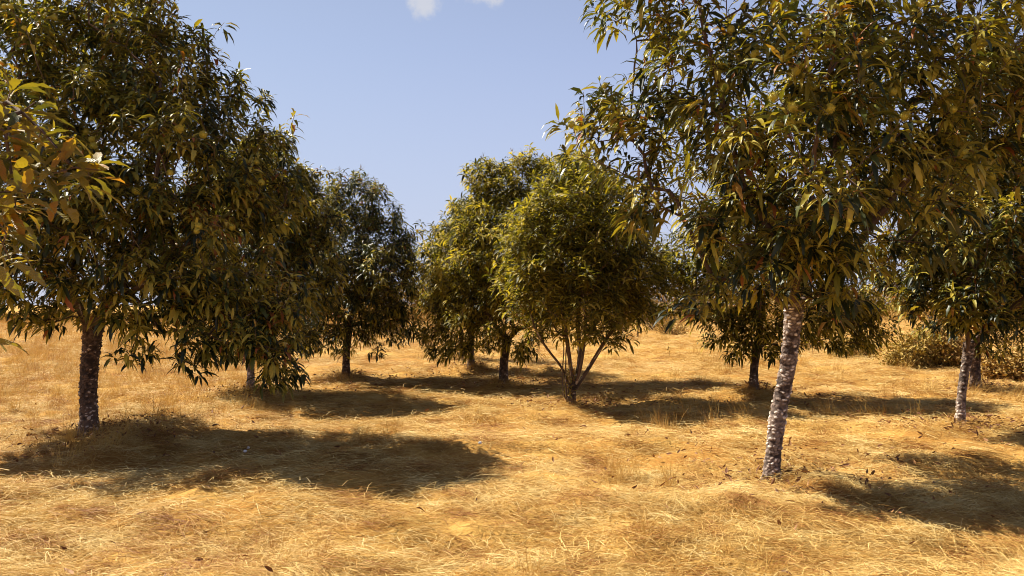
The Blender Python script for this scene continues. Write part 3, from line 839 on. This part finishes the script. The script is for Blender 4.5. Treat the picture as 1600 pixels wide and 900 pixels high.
# near tree standing out of the frame at left, one branch reaching in
b = np.array(PLAN['near'])
def N_(px, py, d): return P(px, py, d)
build_tree('near', 'chestnut_tree', 'nearest chestnut, only its branch of big yellowing leaves reaching in at left', 'tree', ROWS,
    [b, b + np.array((.03, 0, .8)), b + np.array((.08, 0, 1.45))], .12, .11,
    [(np.array((-4.9, 3.4, 2.9)), .8), (np.array((-4.0, 3.2, 2.7)), .6), (np.array((-4.9, 2.9, 2.3)), .7), (np.array((-4.4, 4.1, 2.6)), .6),
     (np.array((-3.2, 3.1, 2.2)), .4), (np.array((-3.0, 3.2, 1.75)), .36)],
    330, limb_r=.22, singles=300, leaf_L=(.125, .185), mat=YELLOWED, bark=BARK_DARK, detail=.02, burrs=0, leaf_w=.26, droop=.8, per=10,
    shoots=[N_(12, 160, 3.35), N_(34, 175, 3.3), N_(-20, 190, 3.2), N_(8, 205, 3.2), N_(115, 262, 3.3), N_(70, 275, 3.2), N_(140, 258, 3.45), N_(20, 285, 3.3), N_(-15, 330, 3.2),
            N_(25, 330, 3.3), N_(10, 365, 3.2), N_(50, 320, 3.45), N_(-10, 420, 3.3), N_(-20, 250, 3.3), N_(-25, 520, 3.1), N_(-40, 130, 3.3), N_(-30, 300, 3.0), N_(40, 300, 3.1), N_(160, 266, 3.35), N_(100, 250, 3.25), N_(55, 160, 3.3), N_(20, 130, 3.35), N_(60, 215, 3.3), N_(-10, 350, 3.0), N_(15, 405, 3.1)])

# ------------------------------------------------------------------ suckers of the centre bush, sapling, weeds
def suckers():
    y = PLAN['bush'].y; b = np.array(PLAN['bush']); B = np.array((b[0] - .12, b[1], float(ground_z(b[0] - .12, b[1]))))
    root = empty('sucker_shoots', Vector(B), 'thin bare sucker stems and yellow green shoots beside the centre stump', 'shoots')
    for pts in ([(886, 628), (880, 612), (879, 580), (881, 545), (880, 520)], [(886, 628), (884, 600), (884, 570), (885, 540), (890, 510)]):
        V, T, A = [], [], []; c = spline([P(px, py, y - .05) for px, py in pts], .05)
        tube(V, T, A, c - B, np.linspace(.013, .008, len(c)), 6)
        link('stem', mesh_np('stem', np.concatenate(V), np.concatenate(T), {'plate': np.concatenate(A)}, smooth=True), BARK_DARK, root)
    g = np.random.default_rng(3); n = 90
    base = np.array([P(g.uniform(882, 897), g.uniform(575, 622), y + g.uniform(-.2, .1)) for _ in range(n)]) - B
    d0 = norm(g.normal(0, 1, (n, 3)) + UP * .4); L = g.uniform(.06, .12, n)
    V = leaf_arrays(base, d0, L, L * .28, g.uniform(.3, 1.2, n), g.normal(0, .4, n))
    T = (LEAF_T[None] + (np.arange(n) * 8)[:, None, None]).reshape(-1, 3)
    f = link('foliage', mesh_np('foliage', V, T, {'tint': np.repeat(g.random(n), 8)}), YELLOWED, root); f['kind'] = 'stuff'
suckers()

def sapling(px, py, top_py, depth_r, n, name, label, mat, spread):
    b = on_ground(px, py); B = np.array((b.x, b.y, float(ground_z(b.x, b.y))))
    H = (py - top_py) * b.y / F
    root = empty(name, Vector(B), label, 'plant')
    g = np.random.default_rng(int(px)); V, T, A = [], [], []
    c = spline([(0, 0, -.05), (.03 * H, 0, H * .5), (-.02, .02, H)], .08); tube(V, T, A, c, np.linspace(depth_r, depth_r * .5, len(c)), 6)
    link('stem', mesh_np('stem', np.concatenate(V), np.concatenate(T), {'plate': np.concatenate(A)}), BARK_TWIG, root)
    t = g.uniform(.45, 1, n); base = np.stack([np.zeros(n), np.zeros(n), t * H], -1) + g.normal(0, .05 * spread, (n, 3))
    d0 = norm(g.normal(0, 1, (n, 3)) + UP * .3); L = g.uniform(.12, .2, n) * spread
    V = leaf_arrays(base, d0, L, L * .27, g.uniform(.5, 1.8, n), g.normal(0, .3, n))
    T = (LEAF_T[None] + (np.arange(n) * 8)[:, None, None]).reshape(-1, 3)
    f = link('foliage', mesh_np('foliage', V, T, {'tint': np.repeat(g.random(n), 8)}), mat, root); f['kind'] = 'stuff'
sapling(996, 527, 492, .05, 60, 'sapling', 'small staked looking sapling with a tuft of leaves in front of the far scrub', GREENER, 1.6)
sapling(1045, 562, 540, .008, 14, 'weed', 'thin dry weed standing alone in the straw left of the mound tree', SCRUB, .6)
sapling(830, 565, 535, .010, 16, 'weed', 'thin leafy weed stem between the round tree and the centre bush', CHESTNUT, .9)

# ------------------------------------------------------------------ scrub at the field's edge
def shrub(name, label, px, py, w_px, h_px, mat, n, stalky=False, group=None, seed=0):
    b = on_ground(px, py); B = np.array((b.x, b.y, float(ground_z(b.x, b.y)))); k = b.y / F
    w, h = w_px * k / 2, h_px * k
    root = empty(name, Vector(B), label, 'shrub', group)
    g = np.random.default_rng(seed + int(px)); V, T, A = [], [], []
    ns = 60 if stalky else 26
    tips = []
    for s in range(ns):
        a = g.uniform(0, 6.283); r = g.random() ** .5
        tip = np.array((w * r * math.cos(a), w * .7 * r * math.sin(a), h * (1 - .55 * r * r) * g.uniform(.65, 1.08)))
        st = np.array((tip[0] * .25, tip[1] * .25, -.05))
        c = spline([st, st + (tip - st) * .5 + np.array((tip[0], tip[1], .3)) * .12, tip], .2)
        tube(V, T, A, c, np.linspace(.018, .005, len(c)), 4); tips.append((st, tip))
    link('stem', mesh_np('stem', np.concatenate(V), np.concatenate(T), {'plate': np.concatenate(A)}), BARK_TWIG, root)
    i = g.integers(0, ns, n); t = g.random(n) ** .6
    st = np.array([q[0] for q in tips]); tp = np.array([q[1] for q in tips])
    base = st[i] + (tp[i] - st[i]) * t[:, None] + g.normal(0, .10 if stalky else .17, (n, 3)) * min(1, h)
    base[:, 2] = np.maximum(base[:, 2], .02)
    if stalky:
        d0 = norm((tp - st)[i] + g.normal(0, .25, (n, 3)) * h); L = g.uniform(.25, .5, n); W = np.full(n, .018); gg = g.uniform(0, .5, n)
    else:
        d0 = norm(g.normal(0, 1, (n, 3)) + UP * .3); L = g.uniform(.06, .13, n); W = L * .5; gg = g.uniform(0, 1.2, n)
    V = leaf_arrays(base, d0, L, W, gg, g.normal(0, .5, n))
    T = (LEAF_T[None] + (np.arange(n) * 8)[:, None, None]).reshape(-1, 3)
    f = link('foliage', mesh_np('foliage', V, T, {'tint': np.repeat(np.clip(g.random(ns)[i] * .5 + g.random(n) * .5, 0, .99), 8)}), mat, root); f['kind'] = 'stuff'
SG = 'scrub along the far edge of the field'
shrub('scrub_bush', 'low olive bramble patch in the gap left of the slim edge trunk', 1432, 577, 125, 58, SCRUB, 4200, group=SG)
shrub('scrub_bush', 'tall reddish brown dry thorn bush right behind the bramble patch', 1475, 574, 110, 72, DRYSCRUB, 4200, group=SG)
shrub('scrub_bush', 'pale low tuft of dry scrub at the left end of the right hedge', 1335, 560, 95, 32, SCRUB, 2000, group=SG)
shrub('scrub_bush', 'rusty dry scrub at the right border beside the dark upright trunk', 1575, 592, 100, 56, DRYSCRUB, 2200, group=SG)
shrub('scrub_bush', 'green and brown scrub cut by the right border', 1622, 590, 90, 40, SCRUB, 1800, group=SG)
shrub('broom_bush', 'dark stalky broom bush at the field edge between the centre bush and right tree', 1028, 517, 70, 48, BROOM, 1500, True, group=SG)
shrub('scrub_bush', 'mound of pale dry grass and rusty scrub in front of the broom', 1050, 524, 60, 26, DRYSCRUB, 1500, group=SG)
shrub('scrub_bush', 'rusty scrub just right of the small sapling', 975, 519, 50, 18, DRYSCRUB, 900, group=SG)
shrub('scrub_bush', 'orange dry scrub far off between the two left trees and the gap', 605, 520, 80, 34, DRYSCRUB, 1600, group=SG)
shrub('scrub_bush', 'rusty dry scrub far off behind the reddish trunk', 690, 519, 80, 32, DRYSCRUB, 1600, group=SG)
shrub('scrub_bush', 'rusty scrub strip behind the mound tree and leaning trunk', 1220, 545, 160, 26, DRYSCRUB, 2200, group=SG)
shrub('scrub_bush', 'single dark thistle tuft on the far left field edge', 65, 503, 14, 14, SCRUB, 240, group=SG)

def far_hedge():
    """overgrown hedge that closes the view low down between the crowns"""
    g = np.random.default_rng(78); n = 60000
    x = g.uniform(-24, 80, n); yy = 79 + .10 * x + g.uniform(0, 6, n)
    h = np.clip((x + 24) / 8, 0, 1) * (1.6 + 2.0 * vnoise(x * .16, yy * .1, 35) + .9 * vnoise(x * .8, yy * .5, 36))
    base = np.stack([x, yy, ground_z(x, yy) + g.uniform(0, 1, n) ** .8 * h], -1)
    d0 = norm(g.normal(0, 1, (n, 3)) + UP * .4); L = g.uniform(.18, .4, n)
    V = leaf_arrays(base, d0, L, L * .45, g.uniform(0, 1.2, n), g.normal(0, .6, n))
    T = (LEAF_T[None] + (np.arange(n) * 8)[:, None, None]).reshape(-1, 3)
    o = link('hedge', mesh_np('hedge', V, T, {'tint': np.repeat(np.clip(vnoise(x * .3, yy, 37) * .5 + g.random(n) * .3, 0, .99), 8)}), SCRUB)
    o['kind'] = 'stuff'; o['label'] = 'overgrown olive hedge far behind the orchard trees'
far_hedge()

def far_verge():
    """tall dry weeds and low hedge closing the field off, far behind the trees"""
    g = np.random.default_rng(77); n = 40000
    x = g.uniform(-75, 75, n); yy = 70 + .10 * x + g.uniform(0, 7, n)
    h = (.35 + .5 * vnoise(x * .25, yy * .1, 31) + .4 * vnoise(x * 1.4, yy * .6, 32)) * (1 + 1.3 * np.clip((x + 28) / 12, 0, 1))
    base = np.stack([x, yy, ground_z(x, yy) + g.uniform(0, 1, n) * h * .75], -1)
    d0 = norm(g.normal(0, .5, (n, 3)) + UP); L = g.uniform(.25, .55, n)
    V = leaf_arrays(base, d0, L, L * .25, g.uniform(0, .8, n), g.normal(0, .5, n))
    T = (LEAF_T[None] + (np.arange(n) * 8)[:, None, None]).reshape(-1, 3)
    o = link('dry_verge', mesh_np('dry_verge', V, T, {'tint': np.repeat(np.clip(vnoise(x * .2, yy, 33) * .6 + g.random(n) * .4, 0, .99), 8)}), DRYSCRUB)
    o['kind'] = 'stuff'; o['label'] = 'band of tall dry weeds along the far edge of the field'
far_verge()

# ------------------------------------------------------------------ litter on the ground
def litter():
    g = np.random.default_rng(9); X, Y = [], []
    for key, b in PLAN.items():
        n = 380 if b.y < 12 else (300 if b.y < 19 else 120)
        a = g.uniform(0, 6.283, n); r = np.abs(g.normal(0, 1.0, n))
        X.append(b.x + .2 + r * np.cos(a)); Y.append(b.y + r * np.sin(a))
    x, y, r = fan_points(4, 16, 1.1, .68, 91); k = g.random(len(x)) < np.clip((vnoise(x * .7, y * .7, 41) - .35) * 2.2, 0, 1)
    X.append(x[k]); Y.append(y[k])
    x = np.concatenate(X); y = np.concatenate(Y); n = len(x)
    base = np.stack([x, y, ground_z(x, y) + g.uniform(.04, .10, n)], -1)
    a = g.uniform(0, 6.283, n); el = g.normal(.1, .3, n)
    d0 = np.stack([np.cos(a) * np.cos(el), np.sin(a) * np.cos(el), np.sin(el)], -1); L = g.uniform(.035, .09, n)
    V = leaf_arrays(base, d0, L, L * .34, g.uniform(-1.2, 1.0, n), g.normal(0, .9, n), .5)
    T = (LEAF_T[None] + (np.arange(n) * 8)[:, None, None]).reshape(-1, 3)
    o = link('fallen_leaves', mesh_np('fallen_leaves', V, T, {'tint': np.repeat(g.random(n), 8)}), RUSSET)
    o['kind'] = 'stuff'; o['label'] = 'curled brown fallen leaves scattered over the straw'
litter()

def pebble(px, py, r, label):
    b = on_ground(px, py); z = float(ground_z(b.x, b.y))
    V, T = [], []; nu, nv = 12, 8
    for i in range(nv + 1):
        for j in range(nu):
            a, c = math.pi * i / nv, 2 * math.pi * j / nu
            q = Vector((math.sin(a) * math.cos(c), math.sin(a) * math.sin(c), .8 * math.cos(a)))
            V.append(tuple(q * r * (1 + .15 * noise.noise(q * 1.7 + Vector((px, 0, 0))))))
    for i in range(nv):
        for j in range(nu):
            a = i * nu + j; d = i * nu + (j + 1) % nu; T += [(a, a + nu, d + nu), (a, d + nu, d)]
    o = link('stone', mesh_np('stone', V, T, smooth=True), PALE, None, (b.x, b.y, z + r * .9 + .05))
    o['label'] = label; o['category'] = 'stone'; o['group'] = 'small white stones in the shade'
pebble(750, 702, .02, 'small round white stone at the right end of the left shadow')
pebble(388, 709, .017, 'small white stone in the left tree shadow, right one of a touching pair')
pebble(383, 715, .019, 'small white stone in the left tree shadow, left one of a touching pair')
